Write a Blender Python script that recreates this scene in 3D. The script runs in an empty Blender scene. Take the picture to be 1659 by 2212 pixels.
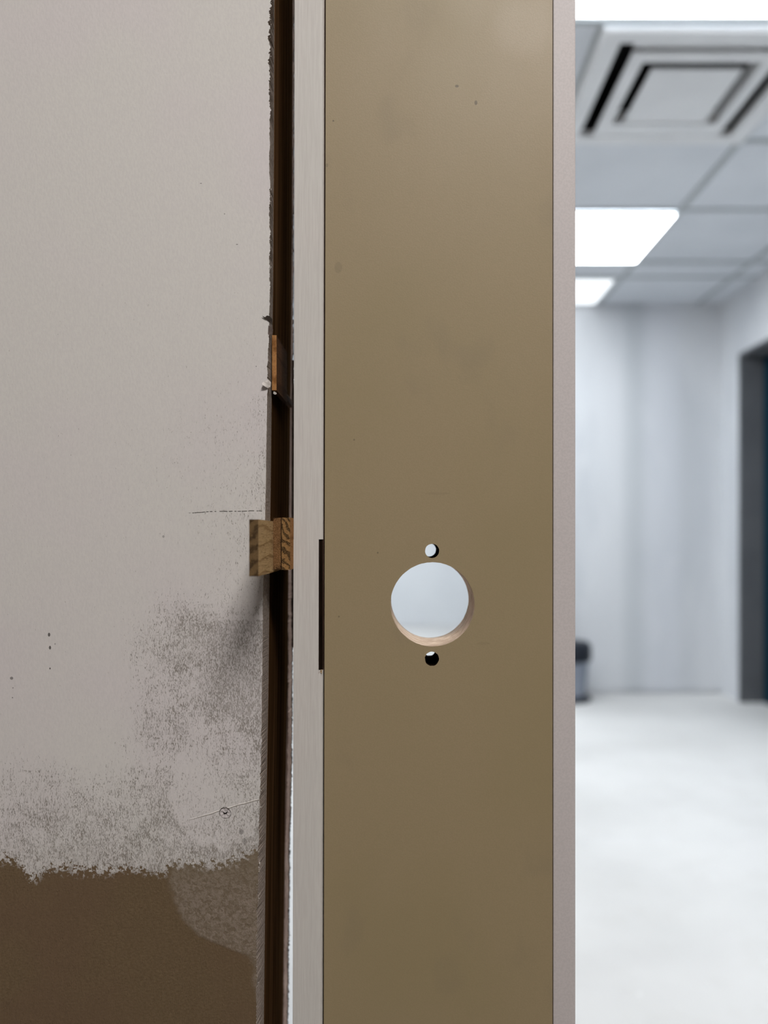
import bpy, bmesh, math, random
from mathutils import Vector
random.seed(7)
C = bpy.context.scene.collection
S = bpy.context.scene

# ---------------------------------------------------------------- camera, exposure, world
F = 1743.0            # focal length in pixels of the 1659x2212 frame
CX, CY = 860.0, 1160.0  # principal point (slightly shifted lens)
CH = 0.967            # camera height
cam = bpy.data.cameras.new('camera')
cam.sensor_fit = 'AUTO'; cam.sensor_width = 36.0
cam.lens = F / 2212 * 36
cam.shift_x = -(CX - 829.5) / 2212
cam.shift_y = (CY - 1106.0) / 2212
cam.clip_start = 0.02
cam.dof.use_dof = True
cam.dof.focus_distance = 0.512
cam.dof.aperture_fstop = cam.lens / 7.5
co = bpy.data.objects.new('camera', cam); C.objects.link(co)
co.location = (0, 0, CH); co.rotation_euler = (math.radians(90), 0, 0)
S.camera = co
S.view_settings.view_transform = 'Standard'
S.view_settings.look = 'None'
S.view_settings.gamma = 1.0
S.view_settings.use_curve_mapping = False
S.view_settings.exposure = 0.0
w = bpy.data.worlds.new('world'); S.world = w; w.use_nodes = True
w.node_tree.nodes['Background'].inputs[0].default_value = (0.8, 0.85, 1, 1)
w.node_tree.nodes['Background'].inputs[1].default_value = 0.02
FAR_LIGHT = 13.5      # troffers of the far room
NEAR_LIGHT = 57.0      # ceiling panel of the room the camera stands in
CEIL = 2.415

def PX(px, D): return (px - CX) / F * D
def PZ(py, D): return CH - (py - CY) / F * D

# ---------------------------------------------------------------- node helpers
class E:
    """socket wrapper with arithmetic"""
    def __init__(s, nt, v): s.nt = nt; s.v = v
    def _m(s, op, o=None, o2=None):
        n = s.nt.nodes.new('ShaderNodeMath'); n.operation = op
        for i, a in enumerate((s, o, o2)):
            if a is None: continue
            if isinstance(a, E): s.nt.links.new(a.v, n.inputs[i])
            else: n.inputs[i].default_value = a
        return E(s.nt, n.outputs[0])
    def __add__(s, o): return s._m('ADD', o)
    __radd__ = __add__
    def __sub__(s, o): return s._m('SUBTRACT', o)
    def __rsub__(s, o): return (s * -1.0) + o
    def __mul__(s, o): return s._m('MULTIPLY', o)
    __rmul__ = __mul__
    def mx(s, o): return s._m('MAXIMUM', o)
    def mn(s, o): return s._m('MINIMUM', o)
    def ab(s): return s._m('ABSOLUTE')
    def step(s, a, b):
        n = s.nt.nodes.new('ShaderNodeMapRange'); n.interpolation_type = 'SMOOTHSTEP'
        s.nt.links.new(s.v, n.inputs[0])
        if a > b:
            n.inputs[1].default_value = b; n.inputs[2].default_value = a
            n.inputs[3].default_value = 1; n.inputs[4].default_value = 0
        else:
            n.inputs[1].default_value = a; n.inputs[2].default_value = b
        return E(s.nt, n.outputs[0])
    def curve(s, pts, lo, hi, vlo, vhi):
        t = (s - lo) * (1.0 / (hi - lo))
        n = s.nt.nodes.new('ShaderNodeFloatCurve')
        c = n.mapping.curves[0]
        P = [((a - lo) / (hi - lo), (b - vlo) / (vhi - vlo)) for a, b in pts]
        c.points[0].location = P[0]; c.points[1].location = P[-1]
        for p in P[1:-1]: c.points.new(*p)
        n.mapping.update()
        s.nt.links.new(t.v, n.inputs['Value'])
        return E(s.nt, n.outputs[0]) * (vhi - vlo) + vlo

def new_mat(name, rough=0.7, spec=0.3, metal=0.0):
    m = bpy.data.materials.new(name); m.use_nodes = True
    nt = m.node_tree; b = nt.nodes['Principled BSDF']
    b.inputs['Roughness'].default_value = rough
    b.inputs['Specular IOR Level'].default_value = spec
    b.inputs['Metallic'].default_value = metal
    return m, nt, b

def coords(nt):
    t = nt.nodes.new('ShaderNodeTexCoord'); s = nt.nodes.new('ShaderNodeSeparateXYZ')
    nt.links.new(t.outputs['Object'], s.inputs[0])
    return t.outputs['Object'], E(nt, s.outputs[0]), E(nt, s.outputs[1]), E(nt, s.outputs[2])

def noise(nt, scale, vec=None, sx=1, sy=1, sz=1, detail=3, rough=0.5, dist=0.0):
    if vec is None:
        vec = nt.nodes.new('ShaderNodeTexCoord').outputs['Object']
    mp = nt.nodes.new('ShaderNodeMapping'); mp.inputs['Scale'].default_value = (sx, sy, sz)
    nt.links.new(vec, mp.inputs[0])
    n = nt.nodes.new('ShaderNodeTexNoise')
    n.inputs['Scale'].default_value = scale; n.inputs['Detail'].default_value = detail
    n.inputs['Roughness'].default_value = rough; n.inputs['Distortion'].default_value = dist
    nt.links.new(mp.outputs[0], n.inputs['Vector'])
    return E(nt, n.outputs[0])

def mix(nt, f, a, b):
    n = nt.nodes.new('ShaderNodeMix'); n.data_type = 'RGBA'
    if isinstance(f, E): nt.links.new(f.v, n.inputs[0])
    else: n.inputs[0].default_value = f
    for i, c in ((6, a), (7, b)):
        if isinstance(c, tuple): n.inputs[i].default_value = (*c, 1)
        else: nt.links.new(c, n.inputs[i])
    return n.outputs[2]

def bump(nt, b, h, strength=0.3, dist=0.001):
    n = nt.nodes.new('ShaderNodeBump'); n.inputs['Strength'].default_value = strength
    n.inputs['Distance'].default_value = dist
    nt.links.new(h.v, n.inputs['Height']); nt.links.new(n.outputs[0], b.inputs['Normal'])

def simple(name, ca, cb, rough=0.7, scale=8, spec=0.3, sx=1, sy=1, sz=1, bstr=0.0, bdist=0.001, metal=0, lo=.35, hi=.65, detail=4):
    m, nt, b = new_mat(name, rough, spec, metal)
    n = noise(nt, scale, sx=sx, sy=sy, sz=sz, detail=detail)
    nt.links.new(mix(nt, n.step(lo, hi), ca, cb), b.inputs['Base Color'])
    if bstr: bump(nt, b, n, bstr, bdist)
    return m

def emit(name, col, strength):
    m, nt, b = new_mat(name)
    b.inputs['Base Color'].default_value = (0.8, 0.8, 0.8, 1)
    b.inputs['Emission Color'].default_value = (*col, 1)
    b.inputs['Emission Strength'].default_value = strength
    return m

# ---------------------------------------------------------------- mesh helpers
def link(name, bm, mats, parent=None, bevel=0, smooth=False):
    me = bpy.data.meshes.new(name)
    bmesh.ops.recalc_face_normals(bm, faces=bm.faces)
    bm.to_mesh(me); bm.free()
    if not isinstance(mats, (list, tuple)): mats = [mats]
    for m in mats: me.materials.append(m)
    if smooth:
        for p in me.polygons: p.use_smooth = True
    o = bpy.data.objects.new(name, me); C.objects.link(o)
    if parent: o.parent = parent
    if bevel:
        b = o.modifiers.new('b', 'BEVEL'); b.width = bevel; b.segments = 3; b.limit_method = 'ANGLE'
    return o

def tag(o, label=None, cat=None, kind=None, group=None):
    if label: o['label'] = label
    if cat: o['category'] = cat
    if kind: o['kind'] = kind
    if group: o['group'] = group
    return o

def box(bm, x0, x1, y0, y1, z0, z1, mi=0):
    v = [bm.verts.new((x, y, z)) for x in (x0, x1) for y in (y0, y1) for z in (z0, z1)]
    for q in ((0,1,3,2),(4,6,7,5),(0,4,5,1),(2,3,7,6),(0,2,6,4),(1,5,7,3)):
        f = bm.faces.new([v[i] for i in q]); f.material_index = mi

def prism(bm, front, back, yf, yb, holes=(), mi_side=0, mi_hole=0, side_fn=None):
    """front/back: lists of (x,z) with equal counts; holes: lists of (x,z) rings; a slab facing -Y"""
    fr = [bm.verts.new((x, yf, z)) for x, z in front]
    bk = [bm.verts.new((x, yb, z)) for x, z in back]
    n = len(fr)
    ef = [bm.edges.new((fr[i], fr[(i+1) % n])) for i in range(n)]
    eb = [bm.edges.new((bk[i], bk[(i+1) % n])) for i in range(n)]
    for i in range(n):
        f = bm.faces.new((fr[i], fr[(i+1) % n], bk[(i+1) % n], bk[i])); f.material_index = mi_side
    for h in holes:
        hf = [bm.verts.new((x, yf, z)) for x, z in h]; hb = [bm.verts.new((x, yb, z)) for x, z in h]
        m = len(hf)
        ef += [bm.edges.new((hf[i], hf[(i+1) % m])) for i in range(m)]
        eb += [bm.edges.new((hb[i], hb[(i+1) % m])) for i in range(m)]
        for i in range(m):
            f = bm.faces.new((hf[i], hf[(i+1) % m], hb[(i+1) % m], hb[i])); f.material_index = mi_hole
    for e, y in ((ef, -1), (eb, 1)):
        r = bmesh.ops.triangle_fill(bm, use_beauty=True, use_dissolve=False, edges=e, normal=(0, y, 0))

def ring(cx, cz, r, n=48, jit=0.0):
    return [(cx + (r + random.uniform(-jit, jit)) * math.cos(2*math.pi*i/n), cz + (r + random.uniform(-jit, jit)) * math.sin(2*math.pi*i/n)) for i in range(n)]

def lerp(pts, v):
    if v <= pts[0][0]: return pts[0][1]
    for (a, b), (c, d) in zip(pts, pts[1:]):
        if v <= c: return b + (d - b) * (v - a) / (c - a)
    return pts[-1][1]

# ---------------------------------------------------------------- materials
# taped and skim-coated drywall: white compound over brown paint
DW = 0.506
def drywall_mat():
    m, nt, b = new_mat('skimmed drywall', 0.85, 0.2)
    v3, X, Y, Z = coords(nt)
    k = F / DW
    U = X * k + CX
    V = (Z - CH) * (-k) + CY
    nf = noise(nt, 1500, sx=1.2, sz=0.42, detail=4, rough=0.62, dist=0.5)
    nf = nf * 0.70 + noise(nt, 480, sx=1.3, sz=0.42, detail=3, dist=0.5) * 0.30     # flecks
    ng = noise(nt, 900, sx=1, sz=0.5, detail=2)                      # fine grain
    nm = noise(nt, 75, detail=5, rough=0.6)                                     # clusters
    nl = noise(nt, 9, detail=2)                                      # large clouds
    wl1 = (noise(nt, 14, detail=3) - 0.5) * 330
    wl2 = (noise(nt, 17, detail=4) - 0.5) * 300
    U0, V0 = U, V
    U = U0 + wl1; V = V0 + wl2
    dens = (U.step(230, 450) * V.step(1220, 1350)) * (U.step(200, 560) * 0.35 + 0.75)
    dens = dens.mx(V.step(1500, 1780) * (U.step(-500, 330) * 0.45 + 0.4))
    dens = dens.mx(U.step(230, 560) * V.step(620, 1100) * 0.36)
    dens = dens.mx(U.step(490, 585) * V.step(820, 930) * V.step(1250, 1100) * 0.62)
    U, V = U0, V0
    patch = ((U - 475) * 0.0095)._m('POWER', 2.0) + ((V - 1695) * 0.0072)._m('POWER', 2.0)
    patch = (patch + (nm - 0.5) * 1.3).step(1.1, 0.85)
    dens = dens - patch * 0.40
    dens = dens - (noise(nt, 40, detail=3) - 0.5).ab() * 0.6 * dens
    dens = dens - ((V - 1335).ab().step(7, 3) * U.step(420, 560) * 0.45)
    dens = dens + (nm - 0.5) * 0.9 * dens._m('SQRT')
    dens = dens.mn(0.92)
    fl = (nf + dens * 0.165 - 0.60)
    fl = fl.step(0.0, 0.11) * V.step(500, 700)
    top = noise(nt, 420, detail=3)
    mott = (nl.step(.35, .65))
    white = mix(nt, mott, (0.575, 0.543, 0.535), (0.575, 0.56, 0.53))
    white = mix(nt, ng.step(.3, .7) * 0.35, white, (0.50, 0.48, 0.475))
    col = mix(nt, fl * (nm.step(.3, .7) * 0.35 + 0.5), white, (0.19, 0.17, 0.14))
    # sparse pin holes
    ph = noise(nt, 520, detail=1)
    pin = ph.step(0.795, 0.83) * U.step(180, 420) * V.step(350, 600) * V.step(1300, 1100)
    col = mix(nt, pin * 0.8, col, (0.08, 0.07, 0.06))
    # brown paint below a ragged edge
    vb = U.curve([(-100, 1860), (0, 1845), (40, 1850), (70, 1888), (100, 1868), (200, 1872), (300, 1866), (350, 1872), (380, 1856), (470, 1858), (515, 1846), (556, 1822), (600, 1815)], -100, 600, 1700, 2000)
    nr = noise(nt, 170, detail=6, rough=0.7)
    nr2 = noise(nt, 420, detail=5, rough=0.65)
    dv = (V - vb) + (nr - 0.5) * 95
    br = dv.step(-1.5, 1.5)
    chips = (nr2 + (V - vb).step(-120, -5) * 0.24 * (V - vb).step(12, -5) - 0.70).step(0, 0.02)
    crumbs = (nr2 + (V - vb).step(46, 0) * 0.20 - 0.65).step(0, 0.02) * (V - vb).step(34, 8)
    brown_m = (br.mx(chips)) * (1.0 - crumbs * 0.9)
    nb = noise(nt, 500, sx=1, sz=1.6, detail=4)
    nb2 = noise(nt, 12, detail=2)
    brown = mix(nt, nb.step(.3, .7), (0.125, 0.085, 0.045), (0.150, 0.105, 0.059))
    brown = mix(nt, nb2.step(.4, .65) * 0.5, brown, (0.135, 0.085, 0.052))
    ub = V.curve([(1700, 360), (1860, 358), (1930, 366), (1980, 385), (2010, 412), (2035, 455), (2055, 505), (2070, 535), (2100, 543), (2300, 552)], 1700, 2300, 300, 600)
    du = (U - ub) + (nm - 0.5) * 34
    blot = du.step(-4, 16)
    nw = noise(nt, 420, detail=4, dist=0.8)
    lb = mix(nt, nw.step(.35, .65), (0.165, 0.128, 0.088), (0.245, 0.20, 0.158))
    lb = mix(nt, V.step(1960, 1840) * 0.45, lb, (0.16, 0.125, 0.075))
    brown = mix(nt, blot * 0.95, brown, lb)
    col = mix(nt, brown_m, col, brown)
    # hairline crack with breaks
    wob = noise(nt, 60, detail=2)
    dash = noise(nt, 420, sx=1, sy=0, sz=0, detail=1)
    cr = (V - 1106 - (wob - 0.5) * 8 + (U - 480) * 0.02).ab().step(1.2, 0.3) * U.step(405, 415) * U.step(573, 565) * dash.step(.44, .50)
    col = mix(nt, cr * 0.8, col, (0.04, 0.035, 0.03))
    # ridge of compound rising to the cut edge
    rl = U.curve([(360, 1780), (400, 1772), (440, 1762), (480, 1748), (505, 1741), (530, 1733), (560, 1727), (620, 1722)], 360, 620, 1700, 1800)
    rd = (V - rl - (wob - 0.5) * 8)
    rid = rd.ab().step(2.0, 0.4) * U.step(395, 450)
    col = mix(nt, rid * 0.55, col, (0.72, 0.68, 0.62))
    # scratches and nicks
    for (a, c, ra, rc, s) in ((106, 1371, 2.6, 4.2, .9), (108, 1399, 2.4, 4.0, .9), (108, 1444, 1.6, 2.0, .9), (119, 1391, 1.6, 1.6, .5),
                           (25, 1465, 3.6, 3.2, .7), (28, 1486, 1.2, 1.2, .8), (27, 1507, 1.2, 1.4, .8), (353, 1159, 2.6, 2.8, .45),
                           (434, 396, 2.2, .9, .7), (485, 462, 1.4, 1.6, .5), (512, 528, 2.4, 1, .7), (521, 1797, 5, 6, .5), (528, 1817, 4, 7, .4)):
        e = ((U - a) * (1 / ra))._m('POWER', 2.0) + ((V - c) * (1 / rc))._m('POWER', 2.0)
        col = mix(nt, e.step(1.3, 0.7) * s, col, (0.06, 0.055, 0.05))
    nt.links.new(col, b.inputs['Base Color'])
    h = ng * 0.25 + fl * -0.5 + brown_m * -0.8 + rid * 1.4 + nw * blot * brown_m * 1.4 + nb * brown_m * 0.5 + cr * -2.0
    bump(nt, b, h, 0.55, 0.0006)
    return m
M_dry = drywall_mat()
M_gyp = simple('gypsum core', (0.34, 0.29, 0.25), (0.23, 0.19, 0.16), 0.95, 900, 0.1, sx=1, sz=0.7, bstr=0.4, bdist=0.0008)
M_gyp2 = simple('rear gypsum core', (0.62, 0.46, 0.38), (0.45, 0.32, 0.26), 0.95, 220, 0.0, sz=0.25, bstr=0.5)

def stud_mat():
    m, nt, b = new_mat('rough sawn stud', 0.95, 0.0)
    v3, X, Y, Z = coords(nt)
    g = noise(nt, 160, sx=1, sy=1, sz=0.03, detail=5, dist=0.4)
    g2 = noise(nt, 22, sx=1, sy=1, sz=0.12, detail=3)
    kn = noise(nt, 9, sy=1.5, detail=1)
    col = mix(nt, g.step(.35, .65), (0.060, 0.030, 0.012), (0.13, 0.068, 0.030))
    col = mix(nt, g2.step(.45, .62) * 0.6, col, (0.030, 0.014, 0.005))
    nt.links.new(col, b.inputs['Base Color']); bump(nt, b, g, 0.5, 0.001)
    return m
M_stud = stud_mat()

def jamb_mat():
    m, nt, b = new_mat('primed jamb wood', 0.6, 0.3)
    g = noise(nt, 1500, sx=1, sy=1, sz=0.04, detail=3)
    g2 = noise(nt, 330, sx=1, sy=1, sz=0.02, detail=2)
    c = noise(nt, 14, detail=3)
    col = mix(nt, g.step(.3, .7), (0.49, 0.465, 0.44), (0.54, 0.52, 0.49))
    col = mix(nt, c.step(.35, .65) * 0.35, col, (0.50, 0.50, 0.47))
    col = mix(nt, g2.step(.60, .72) * 0.10, col, (0.30, 0.27, 0.25))
    nt.links.new(col, b.inputs['Base Color']); bump(nt, b, g + g2, 0.3, 0.0003)
    return m
M_jamb = jamb_mat()

def tan_mat():
    m, nt, b = new_mat('tan door paint', 0.46, 0.35)
    v3, X, Y, Z = coords(nt)
    k = F / 0.517
    U = X * k + CX; V = (Z - CH) * (-k) + CY
    n1 = noise(nt, 7, detail=3); n2 = noise(nt, 1100, detail=2); n3 = noise(nt, 28, sz=.6, detail=3)
    col = mix(nt, n1.step(.35, .65), (0.262, 0.207, 0.116), (0.278, 0.217, 0.128))
    col = mix(nt, n2.step(.3, .7) * 0.4, col, (0.235, 0.193, 0.106))
    col = mix(nt, n3.step(.60, .75) * 0.22, col, (0.19, 0.155, 0.10))
    for (a, c, ra, rc, s) in ((987, 186, 4, 3, .7), (1028, 222, 3, 5, .7), (720, 261, 2, 2, .7), (706, 357, 3, 4, .35), (765, 950, 2, 2, .5),
                           (732, 1332, 2, 2, .5), (816, 1194, 1.6, 2, .6), (731, 578, 8, 12, .2), (945, 1066, 26, 3, .12), (1044, 1390, 14, 3, .12)):
        e = ((U - a) * (1 / ra))._m('POWER', 2.0) + ((V - c) * (1 / rc))._m('POWER', 2.0)
        col = mix(nt, e.step(1.4, 0.6) * s, col, (0.07, 0.055, 0.035))
    nt.links.new(col, b.inputs['Base Color'])
    scuff = (((U - 1135) * 0.013)._m('POWER', 2.0) + ((V - 60) * 0.014)._m('POWER', 2.0)).step(1.2, 0.0)
    r = (n3 * 0.12 + 0.42) - scuff * 0.05
    nt.links.new(r.v, b.inputs['Roughness'])
    bump(nt, b, n2, 0.12, 0.0003)
    return m
M_tan = tan_mat()
M_trim = simple('pale trim paint', (0.50, 0.465, 0.46), (0.46, 0.43, 0.425), 0.5, 700, 0.3, bstr=0.1, bdist=.0004)
M_edge = simple('brown edge strip', (0.14, 0.075, 0.05), (0.09, 0.05, 0.035), 0.5, 60)
M_black = simple('recess shade black', (0.006, 0.004, 0.003), (0.010, 0.006, 0.004), 0.95, 60, spec=0.0)  # near-black that puts the shade inside recesses into the colour

def bore_mat():
    m, nt, b = new_mat('bored wood core', 0.8, 0.2)
    g = noise(nt, 330, sx=1, sy=2.2, sz=1, detail=4, dist=0.6)
    # fibres run around the ring: short across the thickness
    g2 = noise(nt, 520, sx=0.22, sy=1.7, sz=0.22, detail=4, rough=.6)
    col = mix(nt, g2.step(.35, .65), (0.28, 0.19, 0.12), (0.72, 0.58, 0.45))
    col = mix(nt, g2.step(.62, .7) * .8, col, (0.10, 0.055, 0.03))
    col = mix(nt, g.step(.55, .75) * 0.4, col, (0.30, 0.19, 0.12))
    nt.links.new(col, b.inputs['Base Color']); bump(nt, b, g2, 0.5, 0.0006)
    return m
M_bore = bore_mat()

def shim_mat(name, a, bb, dark, scale=1.0, slope=0.7, brk=True, lo=.45, hi=.95, spk=None):
    m, nt, b = new_mat(name, 0.9, 0.05)
    v3, X, Y, Z = coords(nt)
    nn = noise(nt, 130, sy=0.12, detail=4)
    t = (Z * 1.0 + X * slope + (nn - 0.5) * 0.014) * (620.0 * scale)
    s = t._m('SINE') * 0.5 + 0.5
    p = noise(nt, 1500, sy=0.1, detail=3, rough=.7)
    col = mix(nt, (s.step(lo, hi) * nn.step(.38, .55)) if brk else s.step(lo, hi), a, bb)
    col = mix(nt, p.step(.52, .62) * 0.45, col, dark)
    if spk:
        q = noise(nt, 2600, sy=0.3, detail=1)
        col = mix(nt, q.step(.56, .64) * .6, col, spk)
    fib = noise(nt, 300, sx=1, sy=.06, sz=1, detail=3)
    col = mix(nt, fib.step(.60, .72) * .5, col, dark)
    nt.links.new(col, b.inputs['Base Color']); bump(nt, b, p + s * .3, 0.5, 0.0006)
    return m
M_shimA = shim_mat('pale pine', (0.45, 0.31, 0.155), (0.30, 0.19, 0.085), (0.14, 0.08, 0.035), 1.15, 0.0, False, .82, 1.0)
M_shimE = shim_mat('pine end grain', (0.12, 0.075, 0.034), (0.045, 0.027, 0.013), (0.03, 0.018, 0.009), 1.2, -1.0, False, .35, .9, (0.24, 0.16, 0.08))
M_shimB = shim_mat('amber end grain', (0.22, 0.12, 0.045), (0.04, 0.024, 0.010), (0.04, 0.02, 0.009), 1.75, 1.0, False, .45, .8, (0.50, 0.31, 0.14))
M_shimC = shim_mat('speckled end grain', (0.13, 0.068, 0.028), (0.05, 0.025, 0.011), (0.04, 0.02, 0.01), 0.6, -0.5, True, .4, .9, (0.38, 0.22, 0.10))
M_shimO = shim_mat('orange split wood', (0.34, 0.17, 0.065), (0.20, 0.09, 0.03), (0.14, 0.06, 0.02), 0.5, 0.4)
M_shimD = shim_mat('brown weathered shim', (0.12, 0.058, 0.026), (0.08, 0.038, 0.017), (0.035, 0.018, 0.01), 0.6, 0.4)

M_paper = simple('torn white paper', (0.62, 0.59, 0.56), (0.40, 0.37, 0.34), 0.9, 400)
M_paperk = simple('dark curled paper', (0.05, 0.04, 0.033), (0.03, 0.024, 0.02), 0.9, 300, spec=0.0)
M_paperd = simple('torn dark paper', (0.13, 0.10, 0.085), (0.08, 0.06, 0.05), 0.9, 300)
def bgwall_mat(name, shades=True):
    m, nt, b = new_mat(name, 0.85, 0.2)
    a = noise(nt, 1.6, sx=1.6, sy=1.6, sz=0.45, detail=3)
    c = noise(nt, 4, sx=1, sy=1, sz=0.5, detail=3)
    col = mix(nt, a.step(.38, .62), (0.60, 0.62, 0.65), (0.70, 0.715, 0.74))
    col = mix(nt, c.step(.55, .75) * 0.5, col, (0.76, 0.77, 0.79))
    v3, X, Y, Z = coords(nt)
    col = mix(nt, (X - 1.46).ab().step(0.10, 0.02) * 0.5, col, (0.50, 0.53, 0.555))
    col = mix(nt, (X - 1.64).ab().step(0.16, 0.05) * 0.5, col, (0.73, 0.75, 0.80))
    nt.links.new(col, b.inputs['Base Color'])
    return m
M_bgwall = bgwall_mat('sanded white wall')
M_farwall = simple('far white paint', (0.74, 0.76, 0.78), (0.70, 0.72, 0.745), 0.85, 2)
M_wallp = simple('plain wall paint', (0.42, 0.40, 0.385), (0.38, 0.365, 0.35), 0.85, 3)
M_ceil = simple('ceiling tile', (0.68, 0.71, 0.75), (0.73, 0.76, 0.80), 0.9, 3)
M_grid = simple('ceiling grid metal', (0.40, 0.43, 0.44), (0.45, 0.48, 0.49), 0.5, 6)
def floor_mat():
    m, nt, b = new_mat('dusty concrete', 0.75, 0.25)
    a = noise(nt, 1.3, detail=4); c = noise(nt, 9, detail=5); d = noise(nt, 22, detail=2)
    col = mix(nt, a.step(.35, .65), (0.60, 0.595, 0.585), (0.69, 0.685, 0.675))
    col = mix(nt, c.step(.5, .7) * 0.25, col, (0.58, 0.57, 0.55))
    col = mix(nt, d.step(.70, .76) * 0.5, col, (0.78, 0.78, 0.77))
    nt.links.new(col, b.inputs['Base Color']); bump(nt, b, c, 0.2, 0.002)
    return m
M_floor = floor_mat()
M_nearfloor = simple('darkened near floor', (0.12, 0.10, 0.08), (0.16, 0.135, 0.11), 0.9, 3)  # unseen near floor, made dark to cut bounced light
M_frame = simple('grey door frame', (0.115, 0.12, 0.13), (0.13, 0.135, 0.145), 0.6, 5)
M_teal = simple('dark teal paint', (0.001, 0.026, 0.045), (0.0015, 0.03, 0.052), 0.6, 4, spec=0.1)
M_vent = simple('white enamel', (0.80, 0.81, 0.82), (0.76, 0.77, 0.78), 0.4, 5)
M_duct = simple('dark duct', (0.012, 0.012, 0.013), (0.02, 0.02, 0.02), 0.8, 5)
M_lamp = emit('troffer diffuser', (0.90, 0.955, 1.0), FAR_LIGHT)
M_lamp2 = emit('dim troffer diffuser', (0.90, 0.955, 1.0), 1.3)
M_lampn = emit('near diffuser', (1.0, 0.955, 0.93), NEAR_LIGHT)
M_lid = simple('near black plastic', (0.012, 0.016, 0.025), (0.02, 0.024, 0.035), 0.5, 5)
M_pail = simple('blue grey plastic', (0.24, 0.27, 0.33), (0.28, 0.31, 0.37), 0.5, 5)

# ---------------------------------------------------------------- structure: rooms
ROOMX0, ROOMX1 = -2.6, 2.0
bm = bmesh.new(); box(bm, -2.8, 2.6, 0.56, 9.4, -0.12, 0.0); box(bm, -2.8, 2.6, -3.0, 0.56, -0.12, 0.0, 1)
tag(link('floor', bm, [M_floor, M_nearfloor]), 'pale dusty concrete floor seen beyond the door', 'floor', 'structure')

bm = bmesh.new()
vx, vy = 0.915, 2.605
for q in ((-2.8, vx - .27, -3.0, 9.4), (vx + .27, 2.6, -3.0, 9.4), (vx - .27, vx + .27, -3.0, vy - .27), (vx - .27, vx + .27, vy + .27, 9.4)):
    box(bm, *q, CEIL, CEIL + 0.02)
ceil = tag(link('ceiling', bm, M_ceil), 'white tiled suspended ceiling beyond the door', 'ceiling', 'structure')
bm = bmesh.new()
for yy in (1.04, 1.65, 2.265, 2.945, 3.565, 4.24, 4.49, 5.6, 6.2, 6.8, 7.4, 8.0, 8.6):
    box(bm, ROOMX0, ROOMX1, yy - 0.012, yy + 0.012, CEIL - 0.006, CEIL)
for xx in (-1.80, -1.19, -0.58, 0.03, 1.25, 1.86):
    box(bm, xx - 0.012, xx + 0.012, 0.64, 8.9, CEIL - 0.0065, CEIL)
tag(link('ceiling_grid', bm, M_grid, ceil), 'grey metal T-bar grid')

bm = bmesh.new()
box(bm, 0.95, 2.0, 5.0, 5.12, 0.02, CEIL); box(bm, 0.96, 1.99, 5.012, 5.11, 0, 0.02)
tag(link('wall_back', bm, M_bgwall), 'blotchy white back wall of the far room', 'wall', 'structure')
bm = bmesh.new(); box(bm, -2.8, 0.95, 8.9, 9.0, 0, CEIL); box(bm, 0.95, 1.05, 5.12, 8.9, 0, CEIL)
tag(link('wall_far', bm, M_farwall), 'distant white wall seen through the bored hole', 'wall', 'structure')
bm = bmesh.new(); box(bm, ROOMX0 - 0.1, ROOMX0, -2.4, 9.0, 0, CEIL)
tag(link('wall_west', bm, M_wallp), 'side wall out of view', 'wall', 'structure')
# right wall with an opening near the far corner
DY0, DY1, DH = 3.80, 4.73, 2.04
bm = bmesh.new()
box(bm, 2.0, 2.13, 0.6, DY0, 0, CEIL)
box(bm, 2.0, 2.13, DY1, 5.2, 0, CEIL)
box(bm, 2.0, 2.13, DY0, DY1, DH, CEIL)
tag(link('wall_right', bm, M_bgwall), 'white right wall around the dark doorway', 'wall', 'structure')
bm = bmesh.new(); box(bm, 2.135, 2.175, DY0, DY1, 0.0, DH)
d2 = tag(link('door_2', bm, M_teal), 'dark teal door at the right edge of the far room', 'door', 'structure')
bm = bmesh.new()
box(bm, 1.995, 2.133, DY1 - 0.02, DY1 - 0.001, 0, DH); box(bm, 1.995, 2.133, DY0 + .001, DY0 + 0.02, 0, DH)
box(bm, 1.995, 2.133, DY0 + .001, DY1 - .001, DH - 0.02, DH - .001)
tag(link('door_frame', bm, M_frame, d2), 'grey door frame')
# wall of the near doorway: header and right side
bm = bmesh.new()
box(bm, -2.6, 2.0, 0.512, 0.622, 2.14, CEIL); box(bm, 0.90, 2.0, 0.512, 0.622, 0, 2.14)
tag(link('wall_front', bm, M_wallp), 'wall above and right of the near doorway', 'wall', 'structure')
bm = bmesh.new()
box(bm, ROOMX0, 2.13, -2.5, -2.4, 0, CEIL); box(bm, 2.0, 2.13, -2.4, 0.6, 0, CEIL)
tag(link('wall_rear', bm, M_wallp), 'walls of the near room behind the camera', 'wall', 'structure')

# ---------------------------------------------------------------- left wall: sheet, stud, rear sheet
face_px = [(-400, 584), (0, 583), (300, 582), (620, 583), (720, 581), (800, 578), (1000, 575), (1110, 573), (1240, 569), (1480, 566), (1640, 564), (1760, 560), (1840, 558), (2212, 553), (2600, 548)]
back_px = [(-400, 594), (0, 593), (300, 592), (620, 590), (850, 587), (1040, 585), (1240, 582.5), (1480, 580), (1840, 574), (2212, 570), (2600, 565)]
rear_px = [(-400, 636), (0, 634.5), (300, 634), (600, 632), (765, 632), (775, 630.5), (1240, 630.5), (1420, 631), (1600, 630), (1840, 624.5), (2212, 620.5), (2600, 616)]
rag = {}
def edge_line(px_table, D, rag_amp, step=2.0, lo=-330, hi=2400):
    """(x,z) points from bottom to top at depth D"""
    pts = []
    v = hi
    drift = 0
    while v > lo:
        a = rag_amp(v)
        drift = drift * 0.8 + random.uniform(-1, 1) * a * 0.6
        pts.append((PX(lerp(px_table, v) + drift + random.uniform(-a, a) * .4, D), PZ(v, D)))
        v -= step
    return pts
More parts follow.
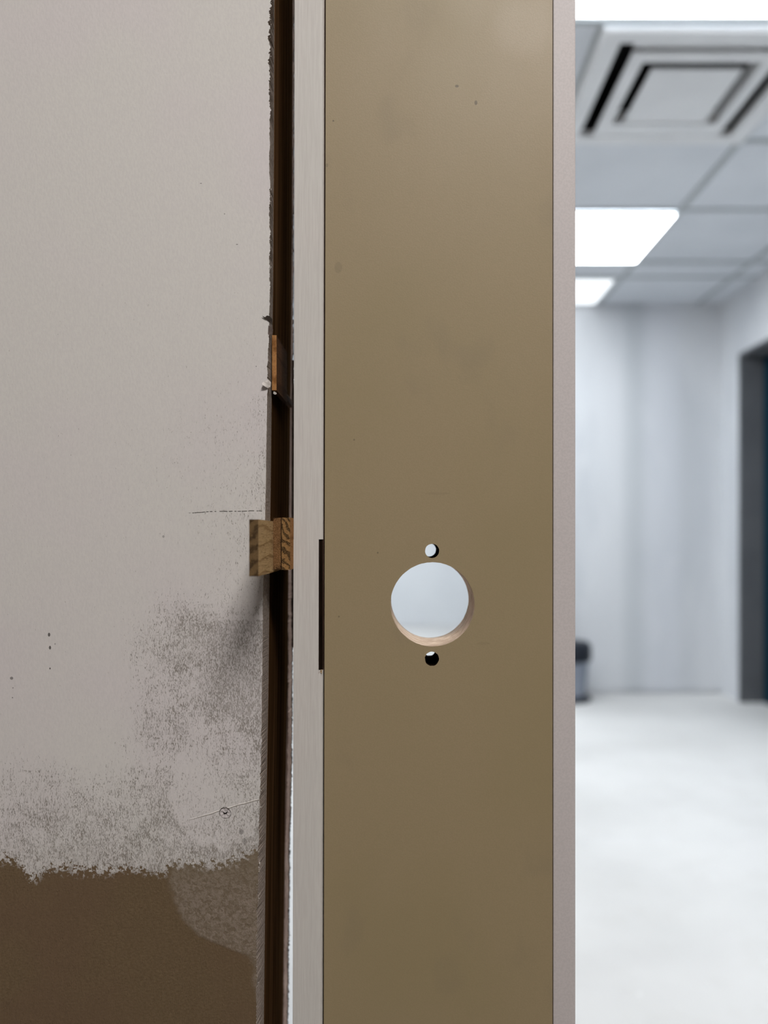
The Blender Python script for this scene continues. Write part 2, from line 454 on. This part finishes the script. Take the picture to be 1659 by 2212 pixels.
def rag_front(v):
    if v < 140: return 3.4
    if v < 260: return 2.4
    if v < 400: return 0.9
    if v < 620: return 1.7
    if v < 700: return 0.8
    if 700 <= v < 850: return 1.2
    if v < 1240: return 0.35
    if v < 1560: return 0.5
    return 1.3
fr = edge_line(face_px, DW, rag_front)
bkx = [(x, z) for x, z in fr]
back = [(PX(lerp(back_px, CY - (z - CH) * F / DW), 0.522), z) for x, z in fr]
back = [(PX(lerp(back_px, CY - (z - CH) * F / 0.522) + random.uniform(-.12, .12), 0.522), z) for x, z in fr]
zt, zb = fr[-1][1], fr[0][1]
front_o = [(-2.6, 0.0), (fr[0][0], 0.0)] + fr + [(fr[-1][0], 2.14), (-2.6, 2.14)]
back_o = [(-2.6, 0.0), (back[0][0], 0.0)] + back + [(back[-1][0], 2.14), (-2.6, 2.14)]
dimx, dimz = PX(486, DW), PZ(1757, DW)
bm = bmesh.new()
# sheet: front face as its own skin with a screw dimple, cut edge in gypsum
hole = ring(dimx, dimz, 0.0038, 28, 0.00012)
prism(bm, front_o, back_o, DW, 0.522, [hole], 1, 0)
bm.faces.ensure_lookup_table()
wl = tag(link('wall_left', bm, [M_dry, M_gyp]), 'patched white over brown drywall left of the door jamb', 'wall', 'structure')
# screw head sunk in the dimple
bm = bmesh.new()
N = 28
prev = None
cz = bm.verts.new((dimx, DW + 0.0008, dimz))
prof = [(0.0016, 0.0009), (0.0026, 0.0007), (0.0034, 0.0008), (0.0039, 0.0022)]
rings = []
for r, d in prof:
    rings.append([bm.verts.new((dimx + r * math.cos(2*math.pi*i/N), DW + d + 0.0002 * math.sin(5*i) * (r < 0.003), dimz + r * math.sin(2*math.pi*i/N))) for i in range(N)])
for i in range(N): bm.faces.new((cz, rings[0][i], rings[0][(i+1) % N]))
for a, c in zip(rings, rings[1:]):
    for i in range(N): bm.faces.new((a[i], c[i], c[(i+1) % N], a[(i+1) % N]))
tag(link('screw_head', bm, M_trim, wl), 'filled screw head in a round dimple')
# crescent nick inside the dimple
bm = bmesh.new()
for k in range(9):
    a0 = math.radians(200 + k * 19); a1 = math.radians(200 + (k + 1) * 19)
    w0, w1 = 0.00022 * math.sin(math.pi * k / 9) + .00008, 0.00022 * math.sin(math.pi * (k + 1) / 9) + .00008
    q = []
    for a, wd, sg in ((a0, w0, -1), (a1, w1, -1), (a1, w1, 1), (a0, w0, 1)):
        r = 0.0014 + sg * wd
        q.append(bm.verts.new((dimx + r * math.cos(a), DW + 0.0004, dimz + 0.0013 + r * math.sin(a))))
    bm.faces.new(q)
bmesh.ops.solidify(bm, geom=bm.faces[:], thickness=0.0003)
tag(link('screw_slot', bm, M_black, wl))

# torn paper flakes on the cut edge
def flake(name, pts, mat, y0, y1, th=0.0003, parent=None, label=None):
    """pts in picture pixels at the sheet's plane; each with a lift 0..1 towards the room"""
    bm = bmesh.new()
    vs = [bm.verts.new((PX(u, DW), y0 + (y1 - y0) * l, PZ(v, DW))) for u, v, l in pts]
    v2 = [bm.verts.new(v.co + Vector((0, th, 0))) for v in vs]
    n = len(vs)
    bm.faces.new(vs); bm.faces.new(v2[::-1])
    for i in range(n): bm.faces.new((vs[i], vs[(i+1) % n], v2[(i+1) % n], v2[i]))
    bmesh.ops.triangulate(bm, faces=bm.faces[:])
    return tag(link(name, bm, mat, parent), label)
flake('paper_flake', [(566.5, 683, 1), (573, 686, .8), (577, 682, .5), (583, 683, .1), (588, 690, 0), (589, 702, 0), (583, 697, .1), (577, 691, .4), (571, 688, .8)], M_paperk, DW - 0.0002, DW - 0.0010, parent=wl, label='dark curled paper flake')
flake('paper_flake', [(580, 703, .2), (586, 706, .4), (590, 712, .1), (589, 719, 0), (584, 716, .2), (583, 724, 0), (579, 722, 0), (581, 712, 0)], M_paperd, DW - 0.0002, DW - 0.0008, parent=wl)
flake('paper_flake', [(568, 828, .8), (573, 824, .5), (580, 820, .2), (586, 827, .1), (584, 836, 0), (579, 839, .2), (573, 836, .7), (568, 833, 1)], M_paper, DW - 0.0002, DW - 0.003, parent=wl)
flake('paper_flake', [(589, 843, 0), (594, 845, .1), (596, 848, 0), (592, 850, 0), (588, 848, .1)], M_paper, DW + 0.004, DW + 0.002, parent=wl)
# small plaster crumbs clinging to the cut
bm = bmesh.new()
for v in [random.choice((random.uniform(0, 230), random.uniform(380, 620), random.uniform(1600, 1860), random.uniform(1860, 2212))) for _ in range(120)]:
    u = lerp(face_px, v) + random.uniform(-2.5, 3.5); D = DW + random.uniform(-0.0004, 0.001)
    r = random.uniform(0.00012, 0.00048)
    c0 = Vector((PX(u, DW), D, PZ(v, DW)))
    vs = [bm.verts.new(c0 + Vector((random.uniform(-1, 1), random.uniform(-1, 1), random.uniform(-1.5, 1.5))) * r) for _ in range(6)]
    bmesh.ops.convex_hull(bm, input=vs)
tag(link('plaster_crumbs', bm, M_paper, wl), 'white plaster crumbs along the cut edge', kind='stuff')

# stud
def slab_from(px_table, D0, D1, x_left, mats, name, amp0, amp1, parent, ref, step=4):
    bm = bmesh.new()
    a = edge_line(px_table, ref, lambda v: amp0, step); b_ = [(x + random.uniform(-1, 1) * amp1, z) for x, z in a]
    f = [(x_left, 0.0), (a[0][0], 0.0)] + a + [(a[-1][0], 2.138), (x_left, 2.138)]
    g = [(x_left, 0.0), (b_[0][0], 0.0)] + b_ + [(b_[-1][0], 2.138), (x_left, 2.138)]
    prism(bm, f, g, D0, D1, (), 0, 0)
    return link(name, bm, mats, parent)
stud = slab_from([(v, p + 0.6) for v, p in back_px], 0.5222, 0.6108, -0.120, [M_stud], 'stud', 0.05, 0.0, wl, 0.522)
tag(stud, 'dark brown timber stud in the gap')
# rear sheet, ragged towards the doorway
bm = bmesh.new()
a = edge_line(rear_px, 0.627, lambda v: 0.25 if 770 < v < 1250 else 1.0, 1.6)
ax = [(min(x, 0) - 0.0008 + random.uniform(-.0002, .0002), z) for x, z in a]
prism(bm, [(-2.6, 0), (ax[0][0], 0)] + ax + [(ax[-1][0], 2.138), (-2.6, 2.138)], [(-2.6, 0), (a[0][0], 0)] + a + [(a[-1][0], 2.138), (-2.6, 2.138)], 0.6112, 0.627, (), 0, 0)
tag(link('rear_drywall', bm, M_gyp2, wl), 'ragged pinkish edge of the rear sheet')
bm = bmesh.new()
a = [(x + 0.0004 + abs(random.gauss(0, 0.00035)) + (0.0016 if PZ(1400, .627) < z < PZ(778, .627) else 0), z) for x, z in a]
prism(bm, [(-0.2, 0), (a[0][0], 0)] + a + [(a[-1][0], 2.138), (-0.2, 2.138)], [(-0.2, 0), (a[0][0], 0)] + a + [(a[-1][0], 2.138), (-0.2, 2.138)], 0.6271, 0.6276)
tag(link('facing_paper', bm, M_paperd, wl), 'dark ragged facing paper')
# torn paper hanging at the rear edge
bm = bmesh.new()
for v in [random.uniform(-20, 770) for _ in range(70)] + [random.uniform(1500, 2230) for _ in range(95)]:
    u = lerp(rear_px, v) + random.uniform(-0.5, 1.2)
    c0 = Vector((PX(u, 0.627), 0.6275, PZ(v, 0.627)))
    r = random.uniform(0.0003, 0.0011)
    vs = [bm.verts.new(c0 + Vector((random.uniform(-1, 1) * r, random.uniform(-.4, .4) * r, random.uniform(-1.6, 1.6) * r))) for _ in range(6)]
    bmesh.ops.convex_hull(bm, input=vs)
tag(link('torn_fibre', bm, M_paperd, wl), 'dark torn paper fibres along the rear edge', kind='stuff')

# ---------------------------------------------------------------- door jamb
JX0, JX1, JY = PX(634, 0.515), PX(698, 0.515), 0.515
JB = 0.632
def jamb_profile(x0, x1, rl, rr, y0, y1):
    p = []
    for i in range(7):
        a = math.pi / 2 * i / 6; p.append((x0 + rl - rl * math.cos(a), y0 + rl - rl * math.sin(a)))
    for i in range(9):
        a = math.pi / 2 * i / 8; p.append((x1 - rr + rr * math.sin(a), y0 + rr - rr * math.cos(a)))
    p += [(x1, y1), (x0, y1)]
    return p
def lean(z):  # the jamb leans by a millimetre
    return (z - CH) * 0.0018
def sweep(bm, prof, z0, z1, mi=0, fn=lean):
    lo = [bm.verts.new((x + fn(z0), y, z0)) for x, y in prof]; hi = [bm.verts.new((x + fn(z1), y, z1)) for x, y in prof]
    n = len(prof)
    for i in range(n):
        f = bm.faces.new((lo[i], lo[(i+1) % n], hi[(i+1) % n], hi[i])); f.material_index = mi
    bm.faces.new(lo).material_index = mi; bm.faces.new(hi).material_index = mi
z1165, z1448 = PZ(1165, 0.515), PZ(1448, 0.515)
bm = bmesh.new()
full = jamb_profile(JX0, JX1, 0.0003, 0.0026, JY, JB)
sweep(bm, full, 0, z1448); sweep(bm, full, z1165, 2.12)
sweep(bm, [(JX0, JY), (JX1 - 0.0028, JY), (JX1 - 0.0028, JY + 0.032), (JX1, JY + 0.032), (JX1, JB), (JX0, JB)], z1448, z1165)
jamb = tag(link('door_jamb', bm, M_jamb), 'white primed upright door jamb between the cut drywall and the tan door', 'door jamb')
# black block painting the shade inside the strike mortise + splinter at its foot
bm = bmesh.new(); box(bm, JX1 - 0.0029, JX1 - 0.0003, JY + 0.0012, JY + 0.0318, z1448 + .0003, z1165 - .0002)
tag(link('mortise_shade', bm, M_black, jamb), 'rectangular strike recess filled with painted shade')
bm = bmesh.new()
for _ in range(7):
    c0 = Vector((JX1 - 0.0016 + random.uniform(-.001, .001), JY - 0.0002, z1448 + random.uniform(-.0012, .0006)))
    vs = [bm.verts.new(c0 + Vector((random.uniform(-1, 1) * .0005, random.uniform(-1, 1) * .0005, random.uniform(-1, 1) * .0012))) for _ in range(5)]
    bmesh.ops.convex_hull(bm, input=vs)
tag(link('splinter', bm, M_shimA, jamb), 'pale splinters below the recess')

# ---------------------------------------------------------------- near door (stile with lock bores, rails, open light)
DD, DT = 0.517, 0.045
def dl(z): return PX(700.5, DD) + (z - CH) * 0.0022
DX1 = 0.868
zl0, zl1 = 0.28, 1.93
lx0, lx1 = PX(1193.5, DD), 0.752
outer = [(dl(0.008), 0.008), (DX1, 0.008), (DX1, 2.10), (dl(2.10), 2.10)]
outer = [(dl(0.008) + 0.0005, 0.008), (DX1, 0.008), (DX1, 2.10), (dl(2.10), 2.10)]
win = [(lx0, zl0), (lx1, zl0), (lx1, zl1), (lx0, zl1)]
r1 = ring(PX(934.3, DD), PZ(1305.5, DD), 0.02695, 96, 0.00007)
r2 = ring(PX(933.5, DD), PZ(1190, DD), 0.00455, 28, 0.00012)
r3 = ring(PX(933.0, DD), PZ(1423, DD), 0.00455, 28, 0.00018)
bm = bmesh.new()
prism(bm, outer, outer, DD, DD + DT, [win, r1, r2, r3], 0, 1)
for f in bm.faces:
    c = f.calc_center_median()
    if f.material_index == 1:
        if c.x > 0.09: f.material_index = 0
        elif abs(c.z - PZ(1305.5, DD)) > 0.028: f.material_index = 2  # small hole walls blackened, painting in their inner shade
door = tag(link('door_1', bm, [M_tan, M_bore, M_black]), 'tan painted door stile with a large round lock bore and two small holes', 'door', 'structure')
# pale frame around the light
bm = bmesh.new()
fx0, fx1 = PX(1195.3, DD), PX(1243.5, DD)
wdt = fx1 - fx0
def frame_piece(x0, x1, z0, z1): box(bm, x0, x1, DD + 0.0004, DD + DT - 0.001, z0, z1)
frame_piece(fx0, fx1, zl0 + .0006, zl1 - .0006)
frame_piece(lx1 - wdt - .0006, lx1 - .0006, zl0 + .0006, zl1 - .0006)
frame_piece(fx1, lx1 - wdt - .0006, zl0 + .0006, zl0 + wdt)
frame_piece(fx1, lx1 - wdt - .0006, zl1 - wdt, zl1 - .0006)
tag(link('edge_trim', bm, M_trim, door, bevel=0.0006), 'pale grey trim strip along the opening')
# thin brown strip along the lock edge
bm = bmesh.new()
def strip(z): return dl(z) - 0.00085
lo = [(strip(0.01), 0.01), (strip(0.01) + 0.0003, 0.01), (strip(2.09) + 0.0003, 2.09), (strip(2.09), 2.09)]
prism(bm, lo, lo, DD + 0.0003, DD + 0.03, (), 0, 0)
lo = [(strip(0.01)+.0003, 0.01), (strip(0.01) + 0.001, 0.01), (strip(2.09) + 0.001, 2.09), (strip(2.09)+.0003, 2.09)]
prism(bm, lo, lo, DD + 0.006, DD + 0.03, (), 0, 0)
tag(link('edge_strip', bm, M_edge, door), 'thin brown strip along the lock edge')
# door stop on the far side of the jamb shades the gap
bm = bmesh.new(); box(bm, JX1 - 0.0005, JX1 + 0.012, DD + DT + 0.001, JB, 0, 2.1)
tag(link('door_stop', bm, M_jamb, jamb))

# ---------------------------------------------------------------- shims
def shim(name, x0, x1, y0, y1, z0, z1, mats, label, taper=0.35, jag=0.0, cat='shim', group=None, n=10, end_mi=1):
    """wedge running away from the camera; near end face gets material end_mi"""
    bm = bmesh.new()
    def sec(y, t):
        xx0 = x0 + (x1 - x0) * taper * t * 0.5; xx1 = x1
        return xx0, xx1
    rows = []
    for i in range(n + 1):
        z = z0 + (z1 - z0) * i / n
        j = random.uniform(-jag, jag)
        nj = random.uniform(-1, 1) * 0.00012
        rows.append([bm.verts.new(p) for p in ((x0, y0 + nj, z), (x1, y0 + nj * .5, z), (x1, y1 + j, z), (x0, y1 + j, z))])
    for a, b_ in zip(rows, rows[1:]):
        for k in range(4):
            f = bm.faces.new((a[k], a[(k+1) % 4], b_[(k+1) % 4], b_[k])); f.material_index = end_mi if k == 0 else 0
    bm.faces.new(rows[0]); bm.faces.new(rows[-1])
    o = link(name, bm, mats)
    return tag(o, label, cat, group=group)
gap = 'wooden shims wedged beside the jamb'
XA1, XA0 = -0.0775, -0.08255
DA, DB = 0.4473, 0.4996
shim('wood_shim', XA0, XA1, DA, 0.600, PZ(1245, DA), PZ(1122, DA), [M_shimA, M_shimE],
     'pale pine shim sticking out furthest in front of the drywall edge', group=gap)
shim('wood_shim', XA1 + 0.00012, -0.07265, DB, 0.606, PZ(1230, DB), PZ(1118.5, DB), [M_shimC, M_shimC],
     'amber shim end in the middle of the wedged pack', group=gap)
shim('wood_shim', -0.07215, PX(633.6, .515), DB + 0.0004, 0.606, PZ(1231, DB), PZ(1118, DB), [M_shimO, M_shimB],
     'shim end with dark diagonal growth rings touching the jamb', group=gap)
shim('wood_shim', -0.0808, -0.0779, 0.517, 0.566, PZ(843, .517), PZ(724, .517), [M_shimD, M_shimO],
     'broken dark brown shim with an orange end in the gap above the pack', jag=0.0012, group=gap, n=16)
# split remains of the upper shim further back in the gap
bm = bmesh.new()
p = [(-0.0822, PZ(868, .57)), (-0.0792, PZ(862, .57)), (-0.0790, PZ(852, .57)), (-0.0800, PZ(846, .57)), (-0.0822, PZ(850, .57))]
prism(bm, p, [(x, z + .0005) for x, z in p], 0.5235, 0.606)
tag(link('wood_sliver', bm, M_shimD), 'dark splintered wood sliver just under the broken upper shim', 'splinter')

# ---------------------------------------------------------------- ceiling diffuser of the far room
def square_ring(bm, cx, cy, h0, z0, h1, z1, mi=0, t=0.0):
    a = [bm.verts.new((cx + sx * h0, cy + sy * h0, z0)) for sx, sy in ((-1,-1),(1,-1),(1,1),(-1,1))]
    b_ = [bm.verts.new((cx + sx * h1, cy + sy * h1, z1)) for sx, sy in ((-1,-1),(1,-1),(1,1),(-1,1))]
    for i in range(4):
        f = bm.faces.new((a[i], a[(i+1) % 4], b_[(i+1) % 4], b_[i])); f.material_index = mi
vx, vy = 0.915, 2.605
root = bpy.data.objects.new('air_diffuser', None); C.objects.link(root); root.location = (vx, vy, CEIL)
tag(root, 'square white ceiling air diffuser with nested dark gaps, beyond the door', 'air vent')
def part(name, bm, mat, label=None, sol=0.0):
    o = link(name, bm, mat, root)
    if sol:
        s = o.modifiers.new('s', 'SOLIDIFY'); s.thickness = sol; s.offset = 0
    return tag(o, label)
bm = bmesh.new(); square_ring(bm, 0, 0, 0.335, -0.001, 0.335, -0.016); square_ring(bm, 0, 0, 0.335, -0.016, 0.325, -0.022)
square_ring(bm, 0, 0, 0.325, -0.022, 0.272, -0.019); square_ring(bm, 0, 0, 0.272, -0.019, 0.269, 0.022)
part('outer_frame', bm, M_vent, sol=0.003)
bm = bmesh.new(); square_ring(bm, 0, 0, 0.178, 0.022, 0.180, -0.022); square_ring(bm, 0, 0, 0.182, -0.022, 0.222, -0.019); square_ring(bm, 0, 0, 0.222, -0.019, 0.218, -0.008)
part('louvre', bm, M_vent, sol=0.003)
bm = bmesh.new(); box(bm, -0.140, 0.140, -0.140, 0.140, -0.021, -0.014)
part('centre_panel', bm, M_vent)
bm = bmesh.new(); box(bm, -0.140, 0.140, 0.140, 0.180, -0.019, -0.015); box(bm, -0.222, 0.222, 0.222, 0.270, -0.018, -0.014); box(bm, -0.222, 0.222, -0.268, -0.222, -0.004, 0.0)
part('blank_plate', bm, M_vent)
bm = bmesh.new(); square_ring(bm, 0, 0, 0.336, -0.0015, 0.350, -0.0015)  # dark ring painting the shade line around the frame
part('frame_shade_ring', bm, M_grid, sol=0.002)
bm = bmesh.new()
box(bm, -0.27, 0.27, -0.27, 0.27, 0.20, 0.205)
for q in ((-.27, -.265, -.27, .27), (.265, .27, -.27, .27), (-.265, .265, -.27, -.265), (-.265, .265, .265, .27)): box(bm, *q, 0.0, 0.20)
part('duct_opening', bm, M_duct, 'black duct opening')

# ---------------------------------------------------------------- ceiling lights
def troffer(x0, x1, y0, y1, label, mat=None):
    cx, cy = (x0 + x1) / 2, (y0 + y1) / 2
    r = bpy.data.objects.new('ceiling_light', None); C.objects.link(r); r.location = (cx, cy, CEIL)
    tag(r, label, 'ceiling light')
    hx, hy = (x1 - x0) / 2, (y1 - y0) / 2
    bm = bmesh.new(); box(bm, -hx + .012, hx - .012, -hy + .012, hy - .012, -0.010, -0.007)
    link('diffuser', bm, mat or M_lamp, r)
    bm = bmesh.new()
    for q in ((-hx, hx, -hy, -hy + .012), (-hx, hx, hy - .012, hy), (-hx, -hx + .012, -hy + .012, hy - .012), (hx - .012, hx, -hy + .012, hy - .012)):
        box(bm, *q, -0.012, -0.0068)
    link('light_frame', bm, M_vent, r)
troffer(0.03, 1.25, 3.58, 4.23, 'large bright rectangular ceiling light seen in the photo just below the air vent')
troffer(0.03, 1.22, 4.50, 4.985, 'smaller bright ceiling light just above the back wall', M_lamp2)
troffer(0.03, 1.25, 1.64, 2.24, 'glaring ceiling light at the very top edge, nearest the doorway')
troffer(-2.2, -1.0, 3.58, 4.23, 'ceiling light out of view on the left of the far room')
troffer(-1.6, 0.4, 6.9, 7.5, 'ceiling light deep in the far room')
troffer(0.05, 0.65, -1.00, -0.50, 'ceiling light of the near room', M_lampn)

# ---------------------------------------------------------------- bucket by the back wall
bk = bpy.data.objects.new('lidded_bucket', None); C.objects.link(bk); bk.location = (1.005, 4.80, 0)
tag(bk, 'dark lidded bucket on the floor, half hidden behind the pale trim strip', 'bucket')
def lathe(prof, n=40):
    bm = bmesh.new(); R = []
    for r, z in prof: R.append([bm.verts.new((r * math.cos(2*math.pi*i/n), r * math.sin(2*math.pi*i/n), z)) for i in range(n)])
    for a, b_ in zip(R, R[1:]):
        for i in range(n): bm.faces.new((a[i], a[(i+1) % n], b_[(i+1) % n], b_[i]))
    bm.faces.new(R[0]); bm.faces.new(R[-1]); return bm
link('body', lathe([(0.105, 0.02), (0.125, 0.22), (0.126, 0.235)]), M_pail, bk, smooth=False)
tag(link('lid', lathe([(0.135, 0.235), (0.142, 0.25), (0.142, 0.32), (0.125, 0.345), (0.06, 0.355)]), M_lid, bk), 'near black lid')
tag(link('base', lathe([(0.14, 0.0), (0.14, 0.02), (0.105, 0.03)]), M_lid, bk), 'black base')
